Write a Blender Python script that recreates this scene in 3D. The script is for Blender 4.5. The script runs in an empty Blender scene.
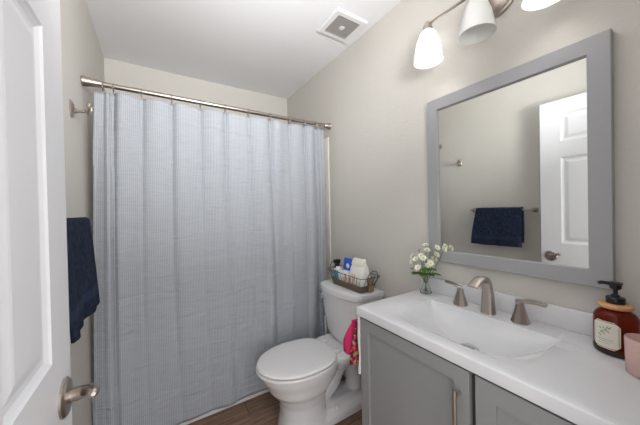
import bpy, bmesh, math, random
from mathutils import Vector, Matrix
random.seed(7)
sc = bpy.context.scene
col = sc.collection
PI = math.pi
EYE = 1.30

# ---------------------------------------------------------------- camera
def setup_camera():
    y, p, r = (math.radians(a) for a in (32.2456, -0.5274, -1.1653))
    F = Vector((math.sin(y)*math.cos(p), math.cos(y)*math.cos(p), math.sin(p)))
    R0 = Vector((math.cos(y), -math.sin(y), 0)); U0 = R0.cross(F)
    R = math.cos(r)*R0 + math.sin(r)*U0
    U = -math.sin(r)*R0 + math.cos(r)*U0
    cd = bpy.data.cameras.new('camera'); co = bpy.data.objects.new('camera', cd); col.objects.link(co)
    m = Matrix((R, U, -F)).transposed().to_4x4(); m.translation = Vector((0, 0, EYE))
    co.matrix_world = m
    cd.sensor_width = 36; cd.lens = 262.75/640*36; cd.clip_start = 0.02
    sc.camera = co
setup_camera()

# ---------------------------------------------------------------- world and lights
w = bpy.data.worlds.new('world'); sc.world = w; w.use_nodes = True
w.node_tree.nodes['Background'].inputs[0].default_value = (1.0, 1.0, 1.0, 1)
w.node_tree.nodes['Background'].inputs[1].default_value = 1.05

def area(name, loc, target, size, size_y, power, color):
    ld = bpy.data.lights.new(name, 'AREA'); ld.shape = 'RECTANGLE'; ld.size = size; ld.size_y = size_y
    ld.energy = power; ld.color = color
    o = bpy.data.objects.new(name, ld); col.objects.link(o); o.location = loc
    o.rotation_euler = (Vector(target)-Vector(loc)).to_track_quat('-Z', 'Y').to_euler()
    return o
# added fill lamp behind the camera, shining in through the open doorway
area('doorway_fill', (0.35, -1.1, 1.5), (0.5, 1.6, 1.3), 1.6, 1.6, 5, (1.0, 1.0, 1.0))
# added fill lamp near the camera, aimed up to brighten the ceiling
fl_ = area('ceiling_fill', (0.45, 0.02, 1.85), (0.45, 1.8, 2.6), 0.4, 0.3, 6.5, (1.0, 0.995, 0.985)); fl_.data.spread = math.radians(105)

sc.view_settings.view_transform = 'Standard'; sc.view_settings.look = 'None'
sc.view_settings.gamma = 1; sc.view_settings.use_curve_mapping = False
sc.view_settings.exposure = 1.02

# ---------------------------------------------------------------- materials
def srgb(c):
    return tuple(((x/255)/12.92 if x/255 <= 0.04045 else ((x/255+0.055)/1.055)**2.4) for x in c) + (1,)

def mat(name, c, rough=0.5, metal=0.0, spec=0.5, **k):
    m = bpy.data.materials.new(name); m.use_nodes = True
    b = m.node_tree.nodes['Principled BSDF']
    b.inputs['Base Color'].default_value = srgb(c)
    b.inputs['Roughness'].default_value = rough; b.inputs['Metallic'].default_value = metal
    b.inputs['Specular IOR Level'].default_value = spec
    for kk, v in k.items(): b.inputs[kk.replace('_', ' ')].default_value = v
    return m
def nodes(m): return m.node_tree.nodes, m.node_tree.links, m.node_tree.nodes['Principled BSDF']
def add_bump(m, scale, strength, dist=0.002, detail=4, kind='NOISE', obj=False):
    n, l, b = nodes(m)
    tc = n.new('ShaderNodeTexCoord')
    t = n.new('ShaderNodeTexNoise' if kind == 'NOISE' else 'ShaderNodeTexVoronoi')
    t.inputs['Scale'].default_value = scale
    if kind == 'NOISE': t.inputs['Detail'].default_value = detail
    bp = n.new('ShaderNodeBump'); bp.inputs['Strength'].default_value = strength; bp.inputs['Distance'].default_value = dist
    l.new(tc.outputs['Object'], t.inputs['Vector']); l.new(t.outputs[0], bp.inputs['Height']); l.new(bp.outputs[0], b.inputs['Normal'])
    return t
def add_var(m, c2, scale, lo=0.35, hi=0.65, vscale=(1, 1, 1), detail=3):
    n, l, b = nodes(m)
    tc = n.new('ShaderNodeTexCoord'); mp = n.new('ShaderNodeMapping'); mp.inputs['Scale'].default_value = vscale
    t = n.new('ShaderNodeTexNoise'); t.inputs['Scale'].default_value = scale; t.inputs['Detail'].default_value = detail
    r = n.new('ShaderNodeMapRange'); r.inputs[1].default_value = lo; r.inputs[2].default_value = hi
    mx = n.new('ShaderNodeMix'); mx.data_type = 'RGBA'
    mx.inputs[6].default_value = b.inputs['Base Color'].default_value; mx.inputs[7].default_value = srgb(c2)
    l.new(tc.outputs['Object'], mp.inputs[0]); l.new(mp.outputs[0], t.inputs['Vector']); l.new(t.outputs[0], r.inputs[0])
    l.new(r.outputs[0], mx.inputs[0]); l.new(mx.outputs[2], b.inputs['Base Color'])

M = {}
M['wall'] = mat('wall_paint', (206, 202, 195), 0.75); add_bump(M['wall'], 70, 0.35, 0.004)
M['ceil'] = mat('ceiling_paint', (236, 236, 238), 0.9); add_bump(M['ceil'], 60, 0.2, 0.003)
M['white'] = mat('white_paint', (228, 228, 230), 0.35)
M['door'] = mat('door_paint', (228, 228, 231), 0.42)
M['porcelain'] = mat('porcelain', (226, 225, 226), 0.12)
M['lid_plastic'] = mat('seat_plastic', (228, 227, 227), 0.25)
M['tub'] = mat('tub_enamel', (232, 232, 230), 0.2)
M['surround'] = mat('surround_panel', (226, 223, 214), 0.35)
M['quartz'] = mat('cultured_marble', (224, 224, 226), 0.14); add_var(M['quartz'], (218, 219, 222), 6)
M['cab'] = mat('cabinet_grey', (140, 141, 141), 0.42)
M['cabgap'] = mat('cabinet_gap_shade', (60, 60, 60), 0.7)  # dark tone that paints the shade in the door gaps
M['frame'] = mat('mirror_frame_grey', (162, 162, 164), 0.4)
M['mirror'] = mat('mirror_silver', (238, 240, 238), 0.02, 1.0)
M['nickel'] = mat('brushed_nickel', (176, 166, 158), 0.3, 1.0); add_bump(M['nickel'], 400, 0.05, 0.0005)
M['chrome'] = mat('chrome', (215, 215, 218), 0.1, 1.0)
M['pull'] = mat('pull_brass_nickel', (186, 180, 170), 0.3, 1.0)
M['ventgrey'] = mat('vent_dark', (48, 42, 40), 0.8)
M['ventgrille'] = mat('vent_grille', (176, 171, 168), 0.6)
M['ventwhite'] = mat('vent_plastic', (228, 227, 226), 0.5)
M['navy'] = mat('navy_terry', (37, 43, 58), 0.95, 0, 0.1); add_bump(M['navy'], 260, 0.9, 0.006, 6)
add_var(M['navy'], (50, 60, 84), 60, 0.4, 0.7)
M['navyband'] = mat('navy_band', (46, 55, 76), 0.85, 0, 0.1)
M['black'] = mat('black_plastic', (18, 18, 20), 0.3)
M['wood_ring'] = mat('bamboo_collar', (222, 170, 120), 0.5); add_var(M['wood_ring'], (200, 145, 98), 40, vscale=(1, 1, 8))
M['amber'] = mat('amber_glass', (150, 46, 18), 0.04, 0, 0.6, Transmission_Weight=0.75, IOR=1.3)
M['liquid'] = mat('dark_liquid', (44, 20, 14), 0.15)
M['label'] = mat('label_cream', (226, 222, 208), 0.6)
M['maroon'] = mat('label_border', (120, 50, 44), 0.6)
M['leafprint'] = mat('label_leaf', (150, 164, 140), 0.7)
M['pinkglass'] = mat('pink_glass', (252, 216, 208), 0.25, 0, 0.5, Transmission_Weight=0.35, IOR=1.3)
M['glass'] = mat('clear_glass', (250, 252, 252), 0.02, 0, 0.5, Transmission_Weight=1.0, IOR=1.3)
M['petal'] = mat('petal', (240, 240, 218), 0.7); M['leaf'] = mat('leaf', (130, 172, 78), 0.6); add_var(M['leaf'], (88, 130, 60), 90)
M['stem'] = mat('stem', (92, 118, 62), 0.6); M['bud'] = mat('flower_eye', (176, 190, 110), 0.7)
M['wire'] = mat('basket_wire', (84, 74, 62), 0.5, 0.6)
M['weave'] = mat('basket_weave', (108, 96, 82), 0.85)
M['blue'] = mat('package_blue', (40, 100, 205), 0.4); M['teal'] = mat('label_teal', (70, 150, 190), 0.4)
M['plastwhite'] = mat('pack_white', (236, 234, 228), 0.45); M['coral'] = mat('pack_coral', (228, 140, 120), 0.5)
M['cream'] = mat('pack_cream', (232, 232, 210), 0.5); M['palegreen'] = mat('pack_green', (196, 206, 160), 0.5)
M['brownpack'] = mat('pack_brown', (150, 130, 108), 0.7)
M['magenta'] = mat('magenta_fabric', (184, 22, 88), 0.75)
M['cloth'] = mat('white_cloth', (226, 226, 224), 0.9); add_bump(M['cloth'], 300, 0.4, 0.003)
M['bulb'] = mat('bulb_glow', (255, 255, 255), 0.5); M['bulboff'] = mat('bulb_frosted', (240, 240, 238), 0.4)
n, l, b = nodes(M['bulb']); b.inputs['Emission Color'].default_value = (1, 0.985, 0.965, 1); b.inputs['Emission Strength'].default_value = 12
M['shade'] = mat('opal_glass', (236, 236, 234), 0.3)
n, l, b = nodes(M['shade'])
tr = n.new('ShaderNodeBsdfTranslucent'); tr.inputs[0].default_value = (0.95, 0.95, 0.93, 1)
mx = n.new('ShaderNodeMixShader'); mx.inputs[0].default_value = 0.35
l.new(b.outputs[0], mx.inputs[1]); l.new(tr.outputs[0], mx.inputs[2]); l.new(mx.outputs[0], n['Material Output'].inputs[0])

# printed fabric: magenta and gold blotches on dark red
M['print'] = mat('patterned_fabric', (110, 22, 40), 0.8)
n, l, b = nodes(M['print'])
tc = n.new('ShaderNodeTexCoord'); v = n.new('ShaderNodeTexVoronoi'); v.inputs['Scale'].default_value = 90
cr = n.new('ShaderNodeValToRGB'); cr.color_ramp.interpolation = 'CONSTANT'
e = cr.color_ramp.elements; e[0].color = srgb((70, 22, 26)); e[1].position = 0.45; e[1].color = srgb((150, 40, 50))
q = e.new(0.65); q.color = srgb((176, 142, 80)); q = e.new(0.85); q.color = srgb((200, 40, 110))
sp = n.new('ShaderNodeSeparateColor')
l.new(tc.outputs['Object'], v.inputs[0]); l.new(v.outputs['Color'], sp.inputs[0]); l.new(sp.outputs[0], cr.inputs[0]); l.new(cr.outputs[0], b.inputs['Base Color'])

# floor planks, running along x
M['floor'] = mat('wood_plank', (130, 95, 78), 0.45)
n, l, b = nodes(M['floor'])
tc = n.new('ShaderNodeTexCoord'); mp = n.new('ShaderNodeMapping'); mp.inputs['Location'].default_value = (0.39, 0.18, 0)
br = n.new('ShaderNodeTexBrick'); br.inputs['Scale'].default_value = 1.0; br.inputs['Brick Width'].default_value = 0.88
br.inputs['Row Height'].default_value = 0.205; br.inputs['Mortar Size'].default_value = 0.0018; br.inputs['Mortar Smooth'].default_value = 0.3
br.offset = 0.37; br.inputs['Color1'].default_value = srgb((158, 130, 110)); br.inputs['Color2'].default_value = srgb((116, 92, 76)); br.inputs['Mortar'].default_value = srgb((40, 30, 24))
mp2 = n.new('ShaderNodeMapping'); mp2.inputs['Scale'].default_value = (2.2, 26, 1)
ns = n.new('ShaderNodeTexNoise'); ns.inputs['Scale'].default_value = 2.2; ns.inputs['Detail'].default_value = 7; ns.inputs['Distortion'].default_value = 0.8
cr = n.new('ShaderNodeValToRGB'); cr.color_ramp.elements[0].position = 0.3; cr.color_ramp.elements[0].color = (0.45, 0.42, 0.4, 1); cr.color_ramp.elements[1].position = 0.7; cr.color_ramp.elements[1].color = (1.35, 1.3, 1.28, 1)
mx = n.new('ShaderNodeMix'); mx.data_type = 'RGBA'; mx.blend_type = 'MULTIPLY'; mx.inputs[0].default_value = 0.85
l.new(tc.outputs['Object'], mp.inputs[0]); l.new(mp.outputs[0], br.inputs[0]); l.new(tc.outputs['Object'], mp2.inputs[0]); l.new(mp2.outputs[0], ns.inputs['Vector'])
l.new(ns.outputs[0], cr.inputs[0]); l.new(br.outputs[0], mx.inputs[6]); l.new(cr.outputs[0], mx.inputs[7]); l.new(mx.outputs[2], b.inputs['Base Color'])

# curtain: fine blue and white woven stripes, slub lines, hem
M['curtain'] = mat('striped_cotton', (170, 184, 204), 0.9, 0, 0.2)
n, l, b = nodes(M['curtain'])
uv = n.new('ShaderNodeUVMap'); sx = n.new('ShaderNodeSeparateXYZ'); l.new(uv.outputs[0], sx.inputs[0])
def math_(op, a, bb=None):
    m_ = n.new('ShaderNodeMath'); m_.operation = op
    for i, q in enumerate((a, bb)):
        if q is None: continue
        if isinstance(q, (int, float)): m_.inputs[i].default_value = q
        else: l.new(q, m_.inputs[i])
    return m_.outputs[0]
wob = n.new('ShaderNodeTexNoise'); wob.inputs['Scale'].default_value = 5; l.new(uv.outputs[0], wob.inputs['Vector'])
su = math_('SINE', math_('ADD', math_('MULTIPLY', sx.outputs[0], 2*PI/0.0095), math_('MULTIPLY', wob.outputs[0], 3.0)))
stripe = math_('MULTIPLY_ADD', su, 0.5); stripe.node.inputs[2].default_value = 0.5
mpc = n.new('ShaderNodeMapping'); mpc.inputs['Scale'].default_value = (14, 170, 1); l.new(uv.outputs[0], mpc.inputs[0])
slub = n.new('ShaderNodeTexNoise'); slub.inputs['Scale'].default_value = 1.0; slub.inputs['Detail'].default_value = 5; l.new(mpc.outputs[0], slub.inputs['Vector'])
mpd = n.new('ShaderNodeMapping'); mpd.inputs['Scale'].default_value = (1.6, 9, 1); l.new(uv.outputs[0], mpd.inputs[0])
crk = n.new('ShaderNodeTexNoise'); crk.inputs['Scale'].default_value = 1.6; crk.inputs['Detail'].default_value = 3; crk.inputs['Distortion'].default_value = 1.2; l.new(mpd.outputs[0], crk.inputs['Vector'])
mx = n.new('ShaderNodeMix'); mx.data_type = 'RGBA'; mx.inputs[6].default_value = srgb((156, 163, 174)); mx.inputs[7].default_value = srgb((202, 205, 209))
fac = math_('ADD', math_('MULTIPLY', stripe, 0.42), math_('MULTIPLY', slub.outputs[0], 0.58))
l.new(fac, mx.inputs[0]); l.new(mx.outputs[2], b.inputs['Base Color'])
h = math_('ADD', math_('MULTIPLY', stripe, 0.25), math_('ADD', math_('MULTIPLY', slub.outputs[0], 0.5), math_('MULTIPLY', crk.outputs[0], 3.5)))
bp = n.new('ShaderNodeBump'); bp.inputs['Strength'].default_value = 0.5; bp.inputs['Distance'].default_value = 0.006
l.new(h, bp.inputs['Height']); l.new(bp.outputs[0], b.inputs['Normal'])
tr = n.new('ShaderNodeBsdfTranslucent'); l.new(mx.outputs[2], tr.inputs[0])
ms = n.new('ShaderNodeMixShader'); ms.inputs[0].default_value = 0.1
l.new(b.outputs[0], ms.inputs[1]); l.new(tr.outputs[0], ms.inputs[2]); l.new(ms.outputs[0], n['Material Output'].inputs[0])

# ---------------------------------------------------------------- helpers
def link(name, bm, m, parent=None, smooth=True, angle=35):
    me = bpy.data.meshes.new(name); bmesh.ops.recalc_face_normals(bm, faces=bm.faces[:]); bm.to_mesh(me); bm.free()
    mats = m if isinstance(m, (list, tuple)) else [m]
    for q in mats: me.materials.append(M[q])
    if smooth:
        for p in me.polygons: p.use_smooth = True
        me.set_sharp_from_angle(angle=math.radians(angle))
    o = bpy.data.objects.new(name, me); col.objects.link(o)
    if parent is not None:
        o.parent = parent
        bpy.context.view_layer.update()
        o.matrix_parent_inverse = parent.matrix_world.inverted()
    return o
def tag(o, label=None, cat=None, group=None, kind=None):
    if label: o['label'] = label
    if cat: o['category'] = cat
    if group: o['group'] = group
    if kind: o['kind'] = kind
    return o
def thing(name, loc, label, cat, group=None):
    o = bpy.data.objects.new(name, None); o.empty_display_size = 0.05; col.objects.link(o); o.location = loc
    bpy.context.view_layer.update()
    return tag(o, label, cat, group)
def B(): return bmesh.new()
def box(bm, a, b_, bev=0.0, seg=2, mi=0):
    x0, y0, z0 = (min(p, q) for p, q in zip(a, b_)); x1, y1, z1 = (max(p, q) for p, q in zip(a, b_))
    vs = [bm.verts.new(p) for p in ((x0,y0,z0),(x1,y0,z0),(x1,y1,z0),(x0,y1,z0),(x0,y0,z1),(x1,y0,z1),(x1,y1,z1),(x0,y1,z1))]
    fs = [bm.faces.new([vs[i] for i in f]) for f in ((0,3,2,1),(4,5,6,7),(0,1,5,4),(1,2,6,5),(2,3,7,6),(3,0,4,7))]
    for f in fs: f.material_index = mi
    if bev > 0:
        es = list({e for f in fs for e in f.edges})
        r = bmesh.ops.bevel(bm, geom=es, offset=bev, segments=seg, profile=0.5, affect='EDGES')
        for f in r['faces']: f.material_index = mi
    return vs
def loft(bm, rings, caps=True, mi=0, closed=True):
    vr = [[bm.verts.new(p) for p in r] for r in rings]
    k = len(vr[0])
    for a, c in zip(vr, vr[1:]):
        for i in range(k if closed else k-1):
            j = (i+1) % k
            f = bm.faces.new((a[i], a[j], c[j], c[i])); f.material_index = mi
    if caps:
        for r in (vr[0], vr[-1]):
            f = bm.faces.new(r); f.material_index = mi
    return vr
def lathe(bm, prof, c=(0,0,0), seg=32, axis='z', mi=0, caps=True):
    rings = []
    for r, t in prof:
        ring = []
        for i in range(seg):
            a = 2*PI*i/seg; p, q = max(r, 1e-5)*math.cos(a), max(r, 1e-5)*math.sin(a)
            v_ = {'z': (p, q, t), 'x': (t, p, q), 'y': (p, t, q)}[axis]
            ring.append((c[0]+v_[0], c[1]+v_[1], c[2]+v_[2]))
        rings.append(ring)
    return loft(bm, rings, caps, mi)
def tube(bm, pts, rad, seg=10, mi=0, sy=1.0, closed=False):
    pts = [Vector(p) for p in pts]; n_ = len(pts); rings = []
    up = None
    for i, p in enumerate(pts):
        if closed: d = pts[(i+1) % n_]-pts[i-1]
        else: d = pts[min(i+1, n_-1)]-pts[max(i-1, 0)]
        d.normalize()
        if up is None: up = Vector((0,0,1)) if abs(d.z) < 0.9 else Vector((1,0,0))
        s = d.cross(up).normalized(); u_ = s.cross(d).normalized(); up = u_
        r = rad[i] if isinstance(rad, (list, tuple)) else rad
        rings.append([p + s*math.cos(2*PI*k/seg)*r + u_*math.sin(2*PI*k/seg)*r*sy for k in range(seg)])
    if closed: rings.append(rings[0]); 
    if closed:
        vr = [[bm.verts.new(q) for q in r] for r in rings[:-1]]
        for i in range(n_):
            a, c = vr[i], vr[(i+1) % n_]
            for k in range(seg):
                j = (k+1) % seg; bm.faces.new((a[k], a[j], c[j], c[k])).material_index = mi
        return
    return loft(bm, rings, True, mi)
def spline(pts, n_=6):
    P = [Vector(p) for p in pts]; out = []
    for i in range(len(P)-1):
        p0, p1, p2, p3 = P[max(i-1,0)], P[i], P[i+1], P[min(i+2,len(P)-1)]
        for k in range(n_):
            t = k/n_
            out.append(0.5*((2*p1)+(-p0+p2)*t+(2*p0-5*p1+4*p2-p3)*t*t+(-p0+3*p1-3*p2+p3)*t**3))
    out.append(P[-1]); return out
def superell(cx, cy, a, b_, z, e=2.0, seg=40):
    out = []
    for i in range(seg):
        t = 2*PI*i/seg; c, s = math.cos(t), math.sin(t)
        out.append((cx+a*math.copysign(abs(c)**(2/e), c), cy+b_*math.copysign(abs(s)**(2/e), s), z))
    return out
def copy_tree(o):
    c = o.copy(); col.objects.link(c)
    for ch in o.children:
        d = ch.copy(); col.objects.link(d); d.parent = c
        for g in ch.children:
            e_ = g.copy(); col.objects.link(e_); e_.parent = d
    return c

# ---------------------------------------------------------------- room shell
XL, XR, YB, YF, ZC = -0.30, 1.24, 2.587, 0.05, 2.503
def struct(name, a, b_, m):
    bm = B(); box(bm, a, b_); return tag(link(name, bm, m, smooth=False), kind='structure')
struct('floor', (XL-0.1, -1.6, -0.05), (XR+0.1, YB+0.1, 0), 'floor')
struct('ceiling', (XL-0.1, YF-0.12, ZC), (XR+0.1, YB+0.1, ZC+0.05), 'ceil')
struct('wall_left', (XL-0.1, YF-0.12, 0), (XL, YB+0.1, ZC), 'wall')
struct('wall_right', (XR, YF-0.12, 0), (XR+0.1, YB+0.1, ZC), 'wall')
struct('wall_back', (XL, YB, 0), (XR, YB+0.1, ZC), 'wall')
bm = B()
box(bm, (0.62, YF-0.12, 0), (XR, YF, ZC))
tag(link('wall_front', bm, 'wall', smooth=False), kind='structure')
# tub surround panels on three walls
bm = B()
box(bm, (XR-0.012, 1.800, 0.375), (XR-0.0005, YB-0.001, 1.90), 0.003)
box(bm, (XL+0.001, YB-0.012, 0.375), (XR-0.012, YB-0.0005, 1.90), 0.003)
tag(link('trim_1', bm, 'surround'), kind='structure')
struct('baseboard_right', (XR-0.012, 0.93, 0), (XR-0.0005, 1.78, 0.09), 'white')
struct('baseboard_left', (XL+0.0005, YF, 0), (XL+0.012, 1.78, 0.09), 'white')

# ---------------------------------------------------------------- door (open against the left wall)
DX, DY0, DY1, DZ0, DZ1 = -0.174, 0.076, 0.836, 0.012, 2.10
def door_face(bm, x, sgn):
    ys = [DY0, DY0+0.125, 0.395, 0.515, DY1-0.125, DY1]
    zs = [DZ0, 0.24, 0.83, 1.01, 1.665, 1.785, 1.995, DZ1]
    holes = {(i, j) for i in (1, 3) for j in (1, 3, 5)}
    V_ = {}
    def vt(y, z, d=0):
        k = (round(y, 5), round(z, 5), round(d, 5))
        if k not in V_: V_[k] = bm.verts.new((x - sgn*d, y, z))
        return V_[k]
    for i in range(5):
        for j in range(7):
            y0, y1, z0, z1 = ys[i], ys[i+1], zs[j], zs[j+1]
            if (i, j) not in holes:
                bm.faces.new((vt(y0,z0), vt(y1,z0), vt(y1,z1), vt(y0,z1)))
            else:
                loops = []
                for ins, d in ((0,0), (0.004,0.004), (0.012,0.009), (0.022,0.010), (0.040,0.004), (0.046,0.003)):
                    loops.append([vt(y0+ins,z0+ins,d), vt(y1-ins,z0+ins,d), vt(y1-ins,z1-ins,d), vt(y0+ins,z1-ins,d)])
                for a, c in zip(loops, loops[1:]):
                    for k in range(4): bm.faces.new((a[k], a[(k+1)%4], c[(k+1)%4], c[k]))
                bm.faces.new(loops[-1])
bm = B()
door_face(bm, DX, 1); door_face(bm, DX-0.036, -1)
x1 = DX-0.036
def q4(pts): bm.faces.new([bm.verts.new(p) for p in pts])
q4([(DX,DY1,DZ0),(x1,DY1,DZ0),(x1,DY1,DZ1),(DX,DY1,DZ1)]); q4([(DX,DY0,DZ0),(x1,DY0,DZ0),(x1,DY0,DZ1),(DX,DY0,DZ1)])
q4([(DX,DY0,DZ1),(DX,DY1,DZ1),(x1,DY1,DZ1),(x1,DY0,DZ1)]); q4([(DX,DY0,DZ0),(DX,DY1,DZ0),(x1,DY1,DZ0),(x1,DY0,DZ0)])
bmesh.ops.remove_doubles(bm, verts=bm.verts[:], dist=0.0004)
door = tag(link('door_1', bm, 'door', smooth=False), kind='structure')
door['label'] = 'white six-panel door standing open against the left wall'
# lever handle
HY, HZ = 0.775, 0.907
bm = B(); lathe(bm, [(0.0, 0), (0.040, 0), (0.040, 0.004), (0.035, 0.009), (0.018, 0.012), (0.0, 0.012)], (DX, HY, HZ), 36, 'x')
rose = link('handle_rose', bm, 'nickel', door)
bm = B()
tube(bm, spline([(DX+0.008, HY, HZ), (DX+0.026, HY-0.001, HZ+0.001), (DX+0.042, HY-0.010, HZ+0.006), (DX+0.053, HY-0.034, HZ+0.015), (DX+0.058, HY-0.056, HZ+0.024), (DX+0.061, HY-0.074, HZ+0.027)], 5), [0.014]*8+[0.013]*5+[0.011]*6+[0.010]*4+[0.009,0.0075,0.004], 14, sy=0.95)
link('door_handle', bm, 'nickel', door)
bm = B(); lathe(bm, [(0.0, 0), (0.0135, 0), (0.0145, 0.003), (0.0145, 0.008), (0.0125, 0.010), (0.0, 0.010)], (DX+0.018, HY, HZ), 24, 'x')
link('handle_collar', bm, 'nickel', door)
bm = B(); box(bm, (DX-0.030, DY1-0.0002, HZ-0.028), (DX-0.006, DY1+0.0015, HZ+0.028), 0.0006); link('latch_plate', bm, 'nickel', door)
bm = B(); box(bm, (DX-0.024, DY1, HZ-0.008), (DX-0.012, DY1+0.011, HZ+0.008), 0.002); link('latch_bolt', bm, 'nickel', door)
for hz in (0.25, 1.05, 1.87):
    bm = B(); lathe(bm, [(0.0,-0.045),(0.006,-0.045),(0.006,0.045),(0.0,0.045)], (DX-0.002, DY0-0.005, hz), 12); link('hinge', bm, 'nickel', door)

# ---------------------------------------------------------------- bathtub
bm = B()
cx, cy = (XL+XR)/2, (1.803+YB)/2; A, Bb = (XR-XL)/2-0.001, (YB-1.803)/2-0.001
def rr(a, b_, z, r, seg=8, cx=cx, cy=cy):
    out = []
    for qx, qy, a0 in ((1,1,0),(-1,1,90),(-1,-1,180),(1,-1,270)):
        for k in range(seg+1):
            t = math.radians(a0+90*k/seg); out.append((cx+qx*(a-r)+r*math.cos(t), cy+qy*(b_-r)+r*math.sin(t), z))
    return out
loft(bm, [rr(A, Bb, 0.0, 0.004), rr(A, Bb, 0.012, 0.004), rr(A, Bb-0.012, 0.05, 0.004), rr(A, Bb-0.012, 0.30, 0.004), rr(A, Bb-0.004, 0.325, 0.004), rr(A, Bb, 0.345, 0.005), rr(A-0.002, Bb-0.003, 0.362, 0.006), rr(A-0.012, Bb-0.012, 0.37, 0.01),
          rr(A-0.07, Bb-0.07, 0.368, 0.07), rr(A-0.085, Bb-0.085, 0.355, 0.08), rr(A-0.12, Bb-0.12, 0.12, 0.12), rr(A-0.2, Bb-0.18, 0.07, 0.12)])
tag(link('bathtub', bm, 'tub'), 'white enamel bathtub mostly hidden behind the blue shower curtain', 'bathtub')

# ---------------------------------------------------------------- curtain rod, rings, curtain
RY, RZ = 1.785, 1.987
rod = thing('shower_rod', (XL, RY, RZ), 'brushed nickel shower curtain rod spanning the tub from wall to wall', 'curtain rod')
bm = B(); lathe(bm, [(0,0.02),(0.0135,0.02),(0.0135,XR-XL-0.02),(0,XR-XL-0.02)], (XL, RY, RZ), 24, 'x'); link('rod', bm, 'nickel', rod)
bm = B(); lathe(bm, [(0,0.001),(0.024,0.001),(0.026,0.006),(0.024,0.014),(0.018,0.075),(0.016,0.085),(0.012,0.086),(0,0.086)], (XL, RY, RZ), 28, 'x'); link('end_flange', bm, 'nickel', rod)
bm = B(); lathe(bm, [(0,-0.001),(0.024,-0.001),(0.026,-0.006),(0.022,-0.014),(0.017,-0.05),(0.012,-0.056),(0,-0.056)], (XR, RY, RZ), 28, 'x'); link('end_flange', bm, 'nickel', rod)

ringx = [-0.215, -0.170, -0.045, 0.103, 0.257, 0.408, 0.560, 0.715, 0.868, 0.994, 1.098, 1.150]
def curtain_pt(s, t):
    # s: 0..1 across, t: 0 top .. 1 bottom
    xl = -0.252 - 0.018*math.sin(min(t*2.2, 1)*PI*0.5) + 0.012*math.sin(t*5)*(t > 0.2)*0.3 - 0.012*t
    xr_ = 1.172 + 0.004*math.sin(t*4)
    x = xl + (xr_-xl)*s
    amp = 0.017 - 0.004*t
    # soft folds that hang from the rings: a valley under each ring, drifting as they fall
    xs_ = x + 0.030*math.sin(t*2.3+s*5)*t
    k = 0
    while k < len(ringx)-2 and xs_ > ringx[k+1]: k += 1
    ph = (xs_-ringx[k])/(ringx[k+1]-ringx[k]); ph = max(0, min(1, ph))
    am = (0.45, 0.7, 0.9, 0.7, 0.95, 0.75, 1.0, 0.8, 0.9, 0.7, 0.4)[k]*(0.72+0.28*math.sin(k*2.1+t*4))*(1-0.65*t if k in (2, 5, 8) else 1+0.15*t)
    sk = ph**(0.75 if k % 2 else 1.25)
    f = -am*math.sin(PI*sk)**1.3 + 0.35 + 0.3*math.exp(-(min(ph, 1-ph)/0.09)**2)*math.exp(-t*1.5)
    f += 0.25*math.sin(s*60+1.5*math.sin(t*2.5))*(0.6+0.4*math.sin(s*9+t*2)) 
    y = 1.766 + amp*f*1.9
    # deep narrow tuck near each side edge
    for c0, wd, dp in ((0.052+0.016*t, 0.008, 0.03), (0.955+0.006*t, 0.007, 0.035)):
        y += dp*math.exp(-((s-c0)/wd)**2)*(1-0.65*t if c0 < 0.5 else 1)
    y += 0.012*math.exp(-((s)/0.02)**2)
    y += 0.004*math.sin(s*31+4*math.sin(t*1.7+s*6))
    # gentle outward sway at the left, tub pushes it out at the bottom
    y -= 0.02*math.exp(-(s/0.25)**2)*t
    # top: sag between rings
    near = min(abs(x-rx) for rx in ringx)
    sag = 0.006*(1-math.exp(-(near/0.045)**2))
    z = 1.951 + (0.045-1.951)*t - sag*max(0, 1-t*8)
    # pinches just under rings
    y += 0.006*math.exp(-(near/0.014)**2)*math.exp(-t*9)
    return x, min(y, 1.797), z
bm = B(); NS, NT = 420, 90
uvl = bm.loops.layers.uv.new('UVMap')
grid = []; uvs = []
prevrow = None
for j in range(NT+1):
    row = []; ur = []; arc = 0; t = j/NT
    for i in range(NS+1):
        p = curtain_pt(i/NS, t)
        if i: arc += math.dist(p[:2], lp[:2])
        lp = p; row.append(bm.verts.new(p)); ur.append((arc, p[2]))
    grid.append(row); uvs.append([(i/NS*1.55, u_[1]) for i, u_ in enumerate(ur)])
for j in range(NT):
    for i in range(NS):
        f = bm.faces.new((grid[j][i], grid[j+1][i], grid[j+1][i+1], grid[j][i+1]))
        for lp_, (a, c) in zip(f.loops, ((j,i),(j+1,i),(j+1,i+1),(j,i+1))): lp_[uvl].uv = uvs[a][c]
cur = link('shower_curtain', bm, 'curtain', angle=180)
tag(cur, 'pale blue finely striped fabric shower curtain hanging to the floor', 'shower curtain')
sm = cur.modifiers.new('thick', 'SOLIDIFY'); sm.thickness = 0.0015; sm.offset = 0
ords = ['leftmost ring at the wide rod end', 'second from left, close beside the end ring', 'third from left', 'fourth from left', 'fifth from left', 'sixth from left', 'sixth from right', 'fifth from right', 'fourth from right', 'third from right', 'second from right', 'rightmost ring next to the right wall']
proto = None
for k, rx in enumerate(ringx):
    if proto is None:
        bm = B()
        tube(bm, [(0, 0.019*math.sin(a), -0.008+0.024*math.cos(a)) for a in [2*PI*i/24 for i in range(24)]], 0.0022, 8, closed=True)
        proto = link('curtain_ring', bm, 'nickel'); o = proto
    else:
        o = proto.copy(); col.objects.link(o)
    o.location = (rx, RY-0.004, RZ-0.003)
    tag(o, 'thin nickel curtain ring on the shower rod, ' + ords[k], 'curtain ring', 'curtain rings on the shower rod')

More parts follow.
